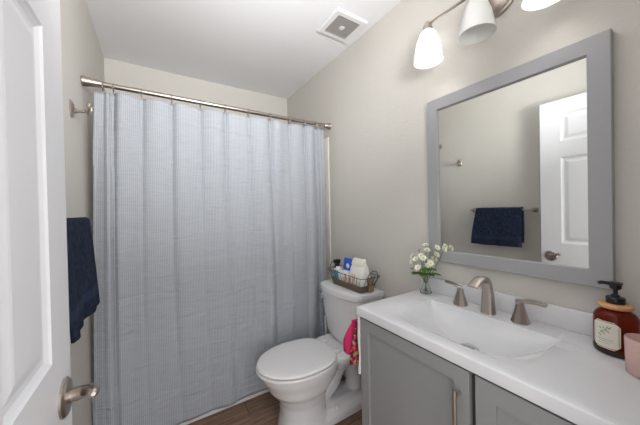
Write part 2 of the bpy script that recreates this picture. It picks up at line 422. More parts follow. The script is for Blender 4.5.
# ---------------------------------------------------------------- ceiling vent
v_ = thing('ceiling_vent', (1.065, 1.375, ZC), 'square white bathroom exhaust fan cover with a grey grille on the ceiling', 'vent')
x0, x1, y0, y1 = 0.945, 1.187, 1.256, 1.493
bm = B(); fw = 0.035; zt = ZC-0.001; zb = ZC-0.014
def mitre_frame(bm, x0, x1, y0, y1, fw, zt, zb):
    o_ = [(x0,y0),(x1,y0),(x1,y1),(x0,y1)]; m_ = [(x0+0.008,y0+0.008),(x1-0.008,y0+0.008),(x1-0.008,y1-0.008),(x0+0.008,y1-0.008)]
    i_ = [(x0+fw,y0+fw),(x1-fw,y0+fw),(x1-fw,y1-fw),(x0+fw,y1-fw)]
    loft(bm, [[(a,c,zt) for a,c in o_], [(a,c,zt-0.003) for a,c in o_], [(a,c,zb) for a,c in m_], [(a,c,zb) for a,c in i_], [(a,c,zt) for a,c in i_]], caps=False)
mitre_frame(bm, x0, x1, y0, y1, fw, zt, zb); link('vent_frame', bm, 'ventwhite', v_, angle=20)
bm = B(); box(bm, (x0+fw, y0+fw, zt-0.002), (x1-fw, y1-fw, zt)); link('vent_opening', bm, 'ventgrey', v_, smooth=False)
bm = B(); n_ = 13
for k in range(n_):
    yy = y0+fw+0.004+(y1-y0-2*fw-0.008)*k/(n_-1); box(bm, (x0+fw, yy-0.0016, zb), (x1-fw, yy+0.0016, zb+0.004))
for k in range(n_):
    xx = x0+fw+0.004+(x1-x0-2*fw-0.008)*k/(n_-1); box(bm, (xx-0.0009, y0+fw, zb+0.001), (xx+0.0009, y1-fw, zb+0.004))
link('vent_grille', bm, 'ventgrille', v_, smooth=False)
bm = B(); box(bm, (1.050, 1.360, zb-0.002), (1.081, 1.391, zb+0.006), 0.002); link('vent_badge', bm, 'ventwhite', v_)

# ---------------------------------------------------------------- mirror
mr = thing('wall_mirror', (XR, 0.533, 1.03), 'large rectangular mirror in a flat grey frame above the vanity', 'mirror')
Y0, Y1, Z0, Z1 = 0.206, 0.860, 1.030, 1.847
bm = B()
def fr(dy, x): return [(x,Y0+dy,Z0+dy),(x,Y1-dy,Z0+dy),(x,Y1-dy,Z1-dy),(x,Y0+dy,Z1-dy)]
vr = loft(bm, [fr(0, XR-0.0005), fr(0, 1.212), fr(0.002, 1.210), fr(0.054, 1.210), fr(0.0555, 1.2115), fr(0.056, 1.232)], caps=False)
link('mirror_frame', bm, 'frame', mr, smooth=False)
bm = B(); box(bm, (1.2225, Y0+0.050, Z0+0.050), (1.232, Y1-0.050, Z1-0.050)); link('mirror_glass', bm, 'mirror', mr, smooth=False)

# ---------------------------------------------------------------- vanity light
vl = thing('vanity_light', (XR, 0.55, 2.12), 'brushed nickel wall light with three white glass shades above the mirror', 'wall light')
LX, LZ = 1.11, 2.163
bm = B()
prof = [(0,0),(1,0),(1,-0.010),(0.90,-0.014),(0.86,-0.022),(0.6,-0.026),(0,-0.026)]
loft(bm, [[(XR-0.001+t, 0.55+0.085*max(r,1e-4)*math.cos(a), 2.155+0.062*max(r,1e-4)*math.sin(a)) for a in [2*PI*i/40 for i in range(40)]] for r, t in prof])
link('backplate', bm, 'nickel', vl)
bm = B(); tube(bm, [(XR-0.02, 0.55, LZ), (LX, 0.55, LZ)], 0.009, 14); link('arm', bm, 'nickel', vl)
bm = B(); tube(bm, [(LX, 0.325, LZ), (LX, 0.78, LZ)], 0.0065, 14); link('crossbar', bm, 'nickel', vl)
shade_prof = [(0.020,0.0),(0.026,-0.006),(0.036,-0.022),(0.047,-0.050),(0.056,-0.085),(0.0625,-0.120),(0.066,-0.146)]
for k, (yy, lit) in enumerate(((0.775, 1), (0.553, 0), (0.333, 1))):
    bm = B(); lathe(bm, [(0,0.012),(0.010,0.012),(0.012,0.0),(0.019,-0.006),(0.021,-0.014),(0.024,-0.030),(0.024,-0.036),(0,-0.036)], (LX, yy, LZ), 24)
    so = link('lamp_socket', bm, 'nickel', vl)
    bm = B(); pr = shade_prof + [(r-0.0025, z) for r, z in reversed(shade_prof)]
    lathe(bm, pr, (LX, yy, LZ-0.026), 40, caps=False)
    sh = link('lamp_shade', bm, 'shade', vl, angle=60)
    bm = B(); lathe(bm, [(0,-0.034),(0.013,-0.036),(0.016,-0.055),(0.026,-0.075),(0.029,-0.092),(0.025,-0.110),(0.012,-0.120),(0,-0.122)], (LX, yy, LZ), 24)
    bu = link('bulb', bm, 'bulb' if lit else 'bulboff', vl)
    if not lit: bu['label'] = 'unlit frosted bulb'

# ---------------------------------------------------------------- robe hook
hk = thing('robe_hook', (XL, 1.56, 1.77), 'brushed nickel double robe hook on the wall beside the shower rod', 'hook')
bm = B(); hy, hz = 1.56, 1.768
loft(bm, [[(XL+t, hy+0.023*s*math.copysign(abs(math.cos(a))**0.7, math.cos(a)), hz+0.038*s*math.copysign(abs(math.sin(a))**0.7, math.sin(a))) for a in [2*PI*i/28 for i in range(28)]] for s, t in ((0.001,0.0005),(1,0.0005),(1,0.004),(0.85,0.008),(0.5,0.012),(0.001,0.012))])
link('backplate', bm, 'nickel', hk)
bm = B(); tube(bm, spline([(XL+0.008,hy,hz-0.008),(XL+0.025,hy,hz-0.006),(XL+0.045,hy,hz-0.004),(XL+0.056,hy,hz+0.004)],5), [0.013]+[0.010]*4+[0.007]*11, 12)
link('arm', bm, 'nickel', hk)
for s in (-1, 1):
    bm = B(); tube(bm, spline([(XL+0.052,hy,hz),(XL+0.058,hy+s*0.014,hz-0.006),(XL+0.064,hy+s*0.026,hz+0.004),(XL+0.066,hy+s*0.030,hz+0.026)],5), [0.007]*12+[0.009]*4, 10); link('prong', bm, 'nickel', hk)

# ---------------------------------------------------------------- towel bar and towel
tb = thing('towel_bar', (XL, 1.16, 1.293), 'nickel towel bar on the left wall behind the open door', 'towel bar')
TX = -0.230; TZ = 1.268
bm = B(); tube(bm, [(TX, 0.905, TZ), (TX, 1.410, TZ)], 0.008, 14); link('bar', bm, 'nickel', tb)
for yy in (0.915, 1.405):
    bm = B(); lathe(bm, [(0,0.0005),(0.024,0.0005),(0.024,0.006),(0.018,0.012),(0.010,0.020),(0.009,0.055),(0.014,0.058),(0.014,0.080),(0,0.082)], (XL, yy, TZ), 24, 'x'); link('post', bm, 'nickel', tb)
tw = None
bm = B(); NY, prof = 40, []
for k in range(30): prof.append((TX+0.0145+0.012*(1-k/29)*1.0, TZ-0.322+0.315*k/29))
for k in range(1, 12): a = PI*k/12; prof.append((TX+0.0145*math.cos(a), TZ+0.006+0.0145*math.sin(a)))
for k in range(26): prof.append((TX-0.0145-0.006*math.sin(k/25*PI), TZ+0.004-0.29*k/25))
for j in range(NY+1):
    s = j/NY; yy = 0.978+0.425*s
    ring = []
    for i, (x, z) in enumerate(prof):
        dz = max(0, (TZ-z)/0.32)
        wv = 0.008*math.sin(s*9+0.6)*dz + 0.004*math.sin(s*21)*dz
        sign = 1 if i < 35 else -0.4
        ring.append((x+wv*sign, yy - s*0.045*max(0, 1-dz)**1.5, z-0.006*math.sin(s*3)*dz))
    if j == 0: vr = []
    vr.append([bm.verts.new(p) for p in ring])
for a, c in zip(vr, vr[1:]):
    for i in range(len(prof)-1):
        f = bm.faces.new((a[i], a[i+1], c[i+1], c[i])); f.material_index = 1 if 5 <= i <= 7 else 0
tow = link('hand_towel', bm, ['navy', 'navyband'], angle=180)
sm = tow.modifiers.new('thick', 'SOLIDIFY'); sm.thickness = 0.006; sm.offset = 0
tag(tow, 'navy blue terry hand towel folded over the towel bar', 'towel')

# ---------------------------------------------------------------- toilet
TY = 1.42
to = thing('toilet', (0.85, TY, 0), 'white two-piece toilet with closed lid between vanity and shower curtain', 'toilet')
bm = B()
# front column and bowl
secs = [(0.0,0.592,0.90,0.132,2.6),(0.03,0.596,0.90,0.129,2.6),(0.10,0.606,0.88,0.122,2.4),(0.17,0.603,0.88,0.124,2.2),(0.225,0.577,0.90,0.140,2.1),(0.265,0.536,0.93,0.164,2.1),(0.305,0.518,0.97,0.172,2.1),(0.345,0.494,0.98,0.185,2.1),(0.372,0.486,0.985,0.189,2.1),(0.388,0.484,0.985,0.190,2.1)]
def egg(xa, xb, hw, z, e, seg=48):
    # narrower towards the front (small x)
    cx_, a = (xa+xb)/2, (xb-xa)/2; out = []
    for i in range(seg):
        t = 2*PI*i/seg; c, s = math.cos(t), math.sin(t)
        x = cx_+a*math.copysign(abs(c)**(2/e), c); y = TY+hw*math.copysign(abs(s)**(2/e), s)
        out.append((x, y, z))
    return out
loft(bm, [egg(a, b_, hw, z, e) for z, a, b_, hw, e in secs])
# rear shelf the tank stands on
loft(bm, [rr(0.135, 0.105, 0.30, 0.05, cx=1.07, cy=TY), rr(0.14, 0.145, 0.345, 0.05, cx=1.07, cy=TY), rr(0.15, 0.165, 0.375, 0.05, cx=1.07, cy=TY), rr(0.15, 0.165, 0.405, 0.05, cx=1.07, cy=TY)])
# foot behind the column
loft(bm, [rr(0.20, 0.118, 0.0, 0.06, cx=0.98, cy=TY), rr(0.20, 0.116, 0.04, 0.06, cx=0.98, cy=TY), rr(0.19, 0.095, 0.075, 0.06, cx=0.98, cy=TY), rr(0.17, 0.05, 0.09, 0.045, cx=0.98, cy=TY)])
# trapway: rises behind the bowl, turns over and drops to the floor
tube(bm, spline([(0.80,TY,0.16),(0.88,TY,0.13),(0.95,TY,0.17),(1.00,TY,0.25),(1.06,TY,0.29),(1.12,TY,0.25),(1.14,TY,0.15),(1.14,TY,0.04)],5), 0.054, 20, sy=1.0)
tb_ = link('bowl', bm, 'porcelain', to, angle=180)
rm = tb_.modifiers.new('fuse', 'REMESH'); rm.mode = 'VOXEL'; rm.voxel_size = 0.006; rm.use_smooth_shade = True
s_ = tb_.modifiers.new('soft', 'SMOOTH'); s_.factor = 0.5; s_.iterations = 7
def seat_ring(ins, z, xa=0.468, xb=0.945):
    # D shape: rounded front, blunter hinge end
    out = []
    for i in range(64):
        t = 2*PI*i/64; c, s = math.cos(t), math.sin(t)
        hw = 0.197-ins; cx_ = 0.725
        if c < 0: x = cx_+(cx_-xa-ins)*c; y = hw*math.copysign(abs(s)**0.95, s)
        else: x = cx_+(xb-cx_-ins)*abs(c)**0.5; y = hw*math.copysign(abs(s)**0.66, s)*(1-0.20*max(0, (x-cx_)/(xb-cx_))**1.5)
        out.append((x, TY+y, z))
    return out
bm = B(); loft(bm, [seat_ring(0.003,0.387), seat_ring(-0.003,0.390), seat_ring(-0.004,0.396), seat_ring(-0.001,0.402), seat_ring(0.008,0.404)]); link('seat', bm, 'lid_plastic', to)
bm = B(); loft(bm, [seat_ring(0.009,0.408), seat_ring(0.003,0.410), seat_ring(0.0,0.414), seat_ring(0.003,0.420), seat_ring(0.012,0.4235), seat_ring(0.04,0.426), seat_ring(0.10,0.428)]); link('seat_lid', bm, 'lid_plastic', to, angle=50)
for s in (-1, 1):
    bm = B(); box(bm, (0.925, TY+s*0.075-0.022, 0.400), (0.972, TY+s*0.075+0.022, 0.423), 0.008, 3); link('seat_hinge', bm, 'lid_plastic', to)
    bm = B(); lathe(bm, [(0,0),(0.014,0),(0.013,0.014),(0.008,0.022),(0,0.023)], (0.93, TY+s*0.1, 0.072), 16); link('bolt_cap', bm, 'lid_plastic', to)
def tank_ring(hw, xf, xb, z, bulge=0.03, r=0.03, ext=0.0):
    out = []
    N = 16
    # front edge from far (+y) to near (-y), bulging towards -x
    for i in range(N+1):
        s = -1+2*i/N; out.append((xf+bulge*(abs(s)**2.2)+ (0.012 if abs(s) == 1 else 0), TY-s*hw*(1 if abs(s) < 1 else 0.985), z))
    out.append((xf+bulge+r, TY-hw, z)); out.append((xb, TY-hw, z)); out.append((xb, TY+hw, z)); out.append((xf+bulge+r, TY+hw, z))
    return out
bm = B()
loft(bm, [tank_ring(0.150,1.045,1.205,0.405,0.02), tank_ring(0.165,1.030,1.212,0.415,0.02), tank_ring(0.178,1.020,1.215,0.46,0.022), tank_ring(0.200,1.002,1.218,0.62,0.026), tank_ring(0.212,0.990,1.220,0.735,0.03)])
link('tank', bm, 'porcelain', to, angle=50)
bm = B()
loft(bm, [tank_ring(0.210,0.984,1.222,0.733,0.045), tank_ring(0.218,0.972,1.226,0.740,0.048), tank_ring(0.220,0.970,1.227,0.767,0.048), tank_ring(0.217,0.973,1.224,0.777,0.048), tank_ring(0.208,0.982,1.218,0.780,0.048)])
link('tank_lid', bm, 'porcelain', to, angle=50)
bm = B(); lathe(bm, [(0,0),(0.016,0),(0.016,-0.006),(0.010,-0.010),(0.008,-0.022),(0,-0.022)], (1.012, TY+0.175, 0.69), 20, 'x')
tube(bm, [(0.994, TY+0.178, 0.69), (0.990, TY+0.15, 0.687), (0.990, TY+0.105, 0.683)], [0.008, 0.0075, 0.006], 10); link('flush_lever', bm, 'chrome', to)

# ---------------------------------------------------------------- toilet brush behind the toilet
br_ = thing('toilet_brush', (1.10, 1.665, 0), 'white toilet brush in a holder behind the toilet by the curtain', 'toilet brush')
bm = B(); lathe(bm, [(0,0.001),(0.046,0.001),(0.048,0.01),(0.042,0.14),(0.040,0.14),(0.040,0.02),(0,0.02)], (1.10,1.665,0), 24); link('holder', bm, 'plastwhite', br_)
bm = B(); tube(bm, [(1.10,1.665,0.03),(1.09,1.665,0.28),(1.078,1.663,0.50)], [0.007,0.007,0.010], 12); link('handle', bm, 'plastwhite', br_)

# ---------------------------------------------------------------- vanity cabinet
vc = thing('vanity_cabinet', (1.0, 0.48, 0), 'grey shaker bathroom vanity cabinet under the white counter', 'cabinet')
CT = 0.86
bm = B()
box(bm, (0.797, 0.890, 0.0), (XR-0.001, 0.908, 0.819)); box(bm, (0.797, YF+0.005, 0.0), (XR-0.001, YF+0.023, 0.819))
box(bm, (0.797, YF+0.023, 0.09), (XR-0.001, 0.890, 0.108)); box(bm, (0.86, YF+0.023, 0.0), (0.872, 0.890, 0.09)); box(bm, (XR-0.008, YF+0.023, 0.108), (XR-0.001, 0.890, 0.819))
box(bm, (0.797, YF+0.023, 0.77), (0.812, 0.890, 0.819)); box(bm, (0.797, 0.400, 0.108), (0.812, 0.430, 0.77)); link('cabinet_body', bm, 'cab', vc, smooth=False)
bm = B(); box(bm, (0.7945, YF+0.006, 0.10), (0.7975, 0.900, 0.8185)); link('gap_shade', bm, 'cabgap', vc, smooth=False)  # dark sheet behind the doors, stands in for shade in the gaps
def shaker(name, y0, y1, z0, z1, st=0.052):
    bm = B(); xf, xb = 0.775, 0.794
    L = lambda ins, x: [(x,y0+ins,z0+ins),(x,y1-ins,z0+ins),(x,y1-ins,z1-ins),(x,y0+ins,z1-ins)]
    loft(bm, [L(0, xb), L(0, xf+0.001), L(0.001, xf), L(st, xf), L(st+0.001, xf+0.009), L(st+0.002, xf+0.0095)])
    return link(name, bm, 'cab', vc, smooth=False)
dl = shaker('cabinet_door', 0.424, 0.908, 0.12, 0.812, 0.048)
dr = shaker('cabinet_door', YF+0.008, 0.406, 0.12, 0.812, 0.055)
bm = B(); hx, hy_ = 0.745, 0.450
tube(bm, [(hx, hy_, 0.575), (hx, hy_, 0.755)], 0.006, 14); ph = link('pull_bar', bm, 'pull', dl)
bm = B(); tube(bm, [(0.7755, hy_, 0.738), (hx, hy_, 0.738)], 0.0045, 10); link('pull_post', bm, 'pull', dl)
bm = B(); tube(bm, [(0.7755, hy_, 0.592), (hx, hy_, 0.592)], 0.0045, 10); link('pull_post', bm, 'pull', dl)

# ---------------------------------------------------------------- counter with moulded basin and splash
vt = thing('countertop', (1.0, 0.48, CT-0.04), 'white counter slab with moulded sink basin, on the grey vanity', 'countertop')
X0, X1_, Y0c, Y1c = 0.768, XR-0.001, YF+0.002, 0.922
bx0, bx1, by0, by1 = 0.815, 1.118, 0.305, 0.785
def basin(x, y):
    if not (bx0 < x < bx1 and by0 < y < by1): return 0.0
    u = (y-(by0+by1)/2)/((by1-by0)/2); v = (x-bx0)/(bx1-bx0)
    k = 1-abs(u)**2.2
    D = 0.086*k**0.8
    xf = 0.98-0.42*k**0.7
    if v < xf:
        q_ = v/xf
        return D*(q_*0.8+0.2*q_*q_*(3-2*q_))*min(1, 0.5+q_*4)
    q_ = (v-xf)/(1-xf)
    return D*(1-q_**2.4)**0.75 if q_ < 1 else 0.0
bm = B()
GX = [X0+0.005] + [X0+0.005+(bx0-X0-0.005)*0.5] + [bx0+(bx1-bx0)*i/56 for i in range(57)] + [bx1+(X1_-bx1)*0.5, X1_-0.001]
GY = [Y0c+0.005] + [Y0c+0.12] + [by0+(by1-by0)*i/90 for i in range(91)] + [by1+(Y1c-by1)*0.5, Y1c-0.005]
g = [[bm.verts.new((x, y, CT-basin(x, y))) for y in GY] for x in GX]
for i in range(len(GX)-1):
    for j in range(len(GY)-1): bm.faces.new((g[i][j], g[i+1][j], g[i+1][j+1], g[i][j+1]))
nx, ny = len(GX)-1, len(GY)-1
loop = [(i, 0) for i in range(nx)] + [(nx, j) for j in range(ny)] + [(i, ny) for i in range(nx, 0, -1)] + [(0, j) for j in range(ny, 0, -1)]
prev = [g[i][j] for i, j in loop]
for off, z in ((0.003, -0.001), (0.0048, -0.003), (0.005, -0.006), (0.005, -0.036), (0.004, -0.039), (0.0, -0.040)):
    cur_ = []
    for i, j in loop:
        sx_ = -1 if i == 0 else 0; sy_ = -1 if j == 0 else (1 if j == ny else 0)
        v0 = g[i][j].co; cur_.append(bm.verts.new((v0.x+sx_*off, v0.y+sy_*off, CT+z)))
    for k in range(len(loop)):
        kk = (k+1) % len(loop); bm.faces.new((prev[k], prev[kk], cur_[kk], cur_[k]))
    prev = cur_
link('counter_slab', bm, 'quartz', vt, angle=50)
bm = B(); box(bm, (XR-0.020, Y0c, CT+0.0002), (XR-0.001, Y1c, CT+0.075), 0.003, 3); link('backsplash', bm, 'quartz', vt)
# drain
bm = B(); dxx, dyy = 0.975, 0.530
dz = CT-basin(dxx, dyy)
rot = Matrix.Rotation(math.radians(8), 4, 'Y')
lathe(bm, [(0,0.001),(0.026,0.001),(0.031,0.0),(0.034,0.003),(0.031,0.006),(0.0285,0.004),(0.0275,0.009),(0.022,0.0115),(0,0.0125)], (0,0,0), 32)
bmesh.ops.transform(bm, matrix=Matrix.Translation((dxx, dyy, dz-0.002)) @ rot, verts=bm.verts[:])
link('drain', bm, 'chrome', vt)

# ---------------------------------------------------------------- faucet
fa = thing('faucet', (1.16, 0.55, CT), 'brushed nickel widespread faucet with arched spout and two levers', 'faucet')
def sect(path, secs_, seg=16, e=3.0, side=Vector((0,1,0))):
    rings = []
    P = [Vector(p) for p in path]
    for i, p in enumerate(P):
        d = (P[min(i+1,len(P)-1)]-P[max(i-1,0)]).normalized(); nn = d.cross(side).normalized()
        a, b_ = secs_[i]; ring = []
        for k in range(seg):
            t = 2*PI*(k+0.5)/seg; c, s = math.cos(t), math.sin(t)
            ring.append(p+side*a*math.copysign(abs(c)**(2/e), c)+nn*b_*math.copysign(abs(s)**(2/e), s))
        rings.append(ring)
    return rings
bm = B()
pth = spline([(1.162,0.55,CT),(1.161,0.55,CT+0.05),(1.157,0.55,CT+0.10),(1.140,0.55,CT+0.138),(1.108,0.55,CT+0.150),(1.072,0.55,CT+0.143),(1.045,0.55,CT+0.127)], 5)
S = [(0.027,0.024),(0.0225,0.019),(0.0195,0.0155),(0.019,0.0125),(0.0195,0.0095),(0.0205,0.007),(0.021,0.005)]
ss = []
for i in range(len(pth)):
    t = i/5; k = min(int(t), len(S)-2); f_ = t-k; ss.append((S[k][0]*(1-f_)+S[k+1][0]*f_, S[k][1]*(1-f_)+S[k+1][1]*f_))
loft(bm, sect(pth, ss)); link('spout', bm, 'nickel', fa, angle=30)
for yy, s in ((0.668, 1), (0.438, -1)):
    bm = B()
    rings = []
    for z, r in ((0,0.0305),(0.004,0.0305),(0.02,0.025),(0.05,0.0165),(0.068,0.0135),(0.078,0.0135),(0.082,0.010)):
        rings.append([(1.163+r*math.cos(PI/8+PI*k/4), yy+r*math.sin(PI/8+PI*k/4), CT+z) for k in range(8)])
    loft(bm, rings); hb = link('valve_body', bm, 'nickel', fa, smooth=False)
    bm = B()
    if s > 0: P_ = [(1.166,yy-0.008,CT+0.074),(1.160,yy+0.010,CT+0.082),(1.142,yy+0.030,CT+0.094),(1.120,yy+0.046,CT+0.103)]
    else: P_ = [(1.160,yy+0.010,CT+0.078),(1.160,yy-0.012,CT+0.084),(1.158,yy-0.045,CT+0.088),(1.156,yy-0.082,CT+0.088)]
    P_ = spline(P_, 5)
    d = (P_[-1]-P_[0]).normalized(); side = d.cross(Vector((0,0,1))).normalized()
    loft(bm, sect(P_, [(0.012-0.001*i/15, 0.009-0.0035*i/15) for i in range(len(P_))], side=side)); link('lever', bm, 'nickel', fa, angle=30)

# ---------------------------------------------------------------- soap bottle
SX, SY = 1.150, 0.192
sb = thing('soap_dispenser', (SX, SY, CT), 'amber glass soap bottle with black pump and pale wooden collar', 'soap bottle')
bm = B(); lathe(bm, [(0,0.0008),(0.042,0.0008),(0.0465,0.005),(0.0475,0.012),(0.0475,0.098),(0.046,0.110),(0.040,0.121),(0.030,0.128),(0.026,0.131),(0.026,0.136),(0,0.136)], (SX,SY,CT), 48); link('bottle', bm, 'amber', sb, angle=60)
bm = B(); lathe(bm, [(0.0,0.0004),(0.0425,0.0004),(0.0472,0.004),(0.0481,0.011),(0.0481,0.018),(0.0476,0.018)], (SX,SY,CT), 48, caps=False); link('bottle_base', bm, 'liquid', sb, angle=60)
bm = B(); lathe(bm, [(0,0.133),(0.033,0.133),(0.036,0.136),(0.036,0.143),(0.033,0.147),(0,0.147)], (SX,SY,CT), 40); link('wooden_collar', bm, 'wood_ring', sb)
bm = B(); lathe(bm, [(0,0.147),(0.020,0.147),(0.0205,0.149),(0.0205,0.163),(0.018,0.166),(0.009,0.168),(0.009,0.172),(0.005,0.174),(0.005,0.197),(0,0.197)], (SX,SY,CT), 24); link('pump_cap', bm, 'black', sb)
bm = B(); lathe(bm, [(0,0.176),(0.010,0.176),(0.013,0.180),(0.0135,0.190),(0.016,0.193),(0.015,0.196),(0,0.197)], (SX,SY,CT+0.012), 20)
tube(bm, spline([(SX,SY,CT+0.201),(SX-0.008,SY+0.012,CT+0.204),(SX-0.016,SY+0.026,CT+0.206),(SX-0.018,SY+0.032,CT+0.202)],4), [0.007]*4+[0.005]*9, 10); link('pump_head', bm, 'black', sb)
def curved_patch(bm, a0, a1, z0, z1, r, cut=0.0, mi=0, n_=16):
    # label wrapped on the bottle, corners clipped
    cols = []
    for i in range(n_+1):
        a = a0+(a1-a0)*i/n_; e_ = min(i, n_-i)/n_*abs(a1-a0)*r
        c = max(0, cut-e_)
        cols.append((bm.verts.new((SX+r*math.cos(a), SY+r*math.sin(a), CT+z0+c)), bm.verts.new((SX+r*math.cos(a), SY+r*math.sin(a), CT+z1-c))))
    for a, b_ in zip(cols, cols[1:]): bm.faces.new((a[0], b_[0], b_[1], a[1])).material_index = mi
LA = math.radians(163)
bm = B(); curved_patch(bm, LA-0.66, LA+0.66, 0.020, 0.100, 0.0479, 0.012); lb = link('label_panel', bm, 'label', sb, angle=180)
bm = B()
curved_patch(bm, LA-0.60, LA-0.575, 0.032, 0.088, 0.0481); curved_patch(bm, LA+0.575, LA+0.60, 0.032, 0.088, 0.0481)
curved_patch(bm, LA-0.48, LA+0.48, 0.0222, 0.0236, 0.0481); curved_patch(bm, LA-0.48, LA+0.48, 0.0964, 0.0978, 0.0481)
link('label_border', bm, 'maroon', lb, angle=180)
bm = B()
def petalpatch(a0, z0, ang, ln, wd):
    r = 0.0482; pts = []
    for i in range(8):
        t = 2*PI*i/8; u_, v_ = ln*math.cos(t), wd*math.sin(t)
        pts.append((a0+(u_*math.cos(ang)-v_*math.sin(ang))/0.048, z0+u_*math.sin(ang)+v_*math.cos(ang)))
    bm.faces.new([bm.verts.new((SX+r*math.cos(q), SY+r*math.sin(q), CT+zz)) for q, zz in pts])
for k in range(6):
    petalpatch(LA-0.25+0.09*k, 0.060+0.0035*k+(0.004 if k % 2 else -0.003), 0.9 if k % 2 else -0.5, 0.0058, 0.0021)
for k in range(3): petalpatch(LA+0.1-0.16*k, 0.083-0.003*k, 1.4+0.5*k, 0.004, 0.0018)
curved_patch(bm, LA-0.36, LA+0.36, 0.0460, 0.0474, 0.0482); curved_patch(bm, LA-0.28, LA+0.30, 0.0400, 0.0412, 0.0482); curved_patch(bm, LA-0.33, LA+0.20, 0.0345, 0.0355, 0.0482)
link('label_print', bm, 'leafprint', lb, angle=180)

# ---------------------------------------------------------------- pink ribbed tumbler
bm = B(); KX, KY = 1.049, 0.124
N = 96; rings = []
for z, r in ((0.001,0.0),(0.001,0.030),(0.004,0.034),(0.05,0.0352),(0.092,0.0362),(0.094,0.0350),(0.092,0.0338),(0.05,0.0325),(0.012,0.031),(0.010,0.0)):
    rings.append([(KX+max(r,1e-5)*(1+(0.012*math.cos(24*2*PI*k/N) if 0.004 <= z and r > 0.0341 else 0))*math.cos(2*PI*k/N), KY+max(r,1e-5)*(1+(0.012*math.cos(24*2*PI*k/N) if 0.004 <= z and r > 0.0341 else 0))*math.sin(2*PI*k/N), CT+z) for k in range(N)])
loft(bm, rings)
tag(link('tumbler', bm, 'pinkglass', angle=60), 'pale pink ribbed glass tumbler at the right end of the counter', 'tumbler')

# ---------------------------------------------------------------- bud vase with flowers
FX, FY = 1.176, 0.856
va = thing('flower_vase', (FX, FY, CT), 'small clear glass bud vase at the far end of the counter', 'vase')
bm = B(); lathe(bm, [(0,0.001),(0.018,0.001),(0.027,0.003),(0.028,0.010),(0.020,0.032),(0.0125,0.055),(0.012,0.068),(0.015,0.074),(0.0140,0.074),(0.0105,0.067),(0.011,0.055),(0.0185,0.031),(0.0262,0.011),(0.024,0.006),(0,0.006)], (FX,FY,CT), 32); link('vase_body', bm, 'glass', va, angle=60)
fl = thing('flower_bunch', (FX, FY, CT+0.01), 'bunch of white flowers with green leaves standing in the glass vase', 'flowers')
heads = [(0.012,-0.058,0.240),(0.010,0.005,0.246),(0.018,-0.092,0.236),(-0.030,-0.010,0.185),(-0.046,0.022,0.178),(0.0,-0.03,0.165),(-0.050,0.040,0.165),(-0.020,0.010,0.195),(0.012,-0.040,0.180),(0.004,0.040,0.215),(-0.016,-0.028,0.150),(0.012,-0.055,0.205),(-0.060,0.000,0.140),(-0.034,0.050,0.19),(0.0,-0.010,0.222),(-0.03,-0.05,0.165)]
bm = B()
for k, (dx, dy, dz_) in enumerate(heads):
    a = k*2.4; bx, by = 0.006*math.cos(a), 0.006*math.sin(a)
    tube(bm, spline([(FX-bx, FY-by, CT+0.009), (FX+bx*0.3, FY+by*0.3, CT+0.050), (FX+dx*0.6, FY+dy*0.6, CT+0.05+dz_*0.42), (FX+dx, FY+dy, CT+dz_)], 4), 0.0011, 6)
link('stems', bm, 'stem', fl)
bm = B()
def leaf(bm, base, d, up, L_, W_):
    d = Vector(d).normalized(); sd = d.cross(Vector((0,0,1))).normalized(); base = Vector(base); n_ = 8; rows = []
    for i in range(n_+1):
        t = i/n_; w_ = W_*math.sin(PI*min(1,t*0.97+0.03))**0.8; c = base+d*L_*t+Vector((0,0,1))*(up*t-0.02*t*t)
        rows.append([bm.verts.new(c-sd*w_+Vector((0,0,0.004))), bm.verts.new(c), bm.verts.new(c+sd*w_+Vector((0,0,0.004)))])
    for a, c in zip(rows, rows[1:]):
        for k in range(2): bm.faces.new((a[k], a[k+1], c[k+1], c[k]))
for (dx, dy, z, L_, up) in ((-0.3,1,0.085,0.065,0.020),(-1,0.5,0.09,0.06,0.020),(0.1,-1,0.09,0.07,0.026),(-0.5,-1,0.085,0.070,0.032),(-1,-0.3,0.09,0.055,0.015),(0.3,0.6,0.10,0.05,0.03),(-0.8,0.9,0.10,0.065,0.035),(-0.1,-0.9,0.11,0.06,0.03),(-0.7,-0.8,0.12,0.05,0.01),(0.1,-1,0.075,0.065,0.045),(-0.9,0.6,0.075,0.06,0.045)):
    leaf(bm, (FX, FY, CT+z+0.008), (dx, dy, 0), up, L_*1.15, 0.021)
lf = link('leaves', bm, 'leaf', fl, angle=180)
for k, (dx, dy, dz_) in enumerate(heads):
    bm = B(); c = Vector((FX+dx, FY+dy, CT+dz_))
    nrm = Vector((dx-0.02, dy-0.01, 0.05)).normalized(); a_ = nrm.orthogonal().normalized(); b2 = nrm.cross(a_)
    for m_ in range(2):
        for p in range(7):
            t = 2*PI*(p+m_*0.5)/7; r = 0.020-0.006*m_; dd = a_*math.cos(t)+b2*math.sin(t); tt = a_*-math.sin(t)+b2*math.cos(t)
            q = [c, c+dd*r*0.6+tt*0.006+nrm*(0.003+0.003*m_), c+dd*r+nrm*(0.004+0.004*m_), c+dd*r*0.6-tt*0.006+nrm*(0.003+0.003*m_)]
            bm.faces.new([bm.verts.new(x) for x in q])
    fh = link('blossom', bm, 'petal', fl, angle=180)
    bm = B(); bmesh.ops.create_icosphere(bm, subdivisions=1, radius=0.004, matrix=Matrix.Translation(c+nrm*0.004)); link('flower_eye', bm, 'bud', fh)

# ---------------------------------------------------------------- basket on the tank
LT = 0.780
bk = thing('wire_basket', (1.12, 1.40, LT), 'dark wire basket with woven base on the toilet tank lid', 'basket')
bxc, byc = 1.118, 1.382
def rrb(a, b_, z, r=0.02): return rr(a, b_, z, r, 4, cx=bxc, cy=byc)
bm = B()
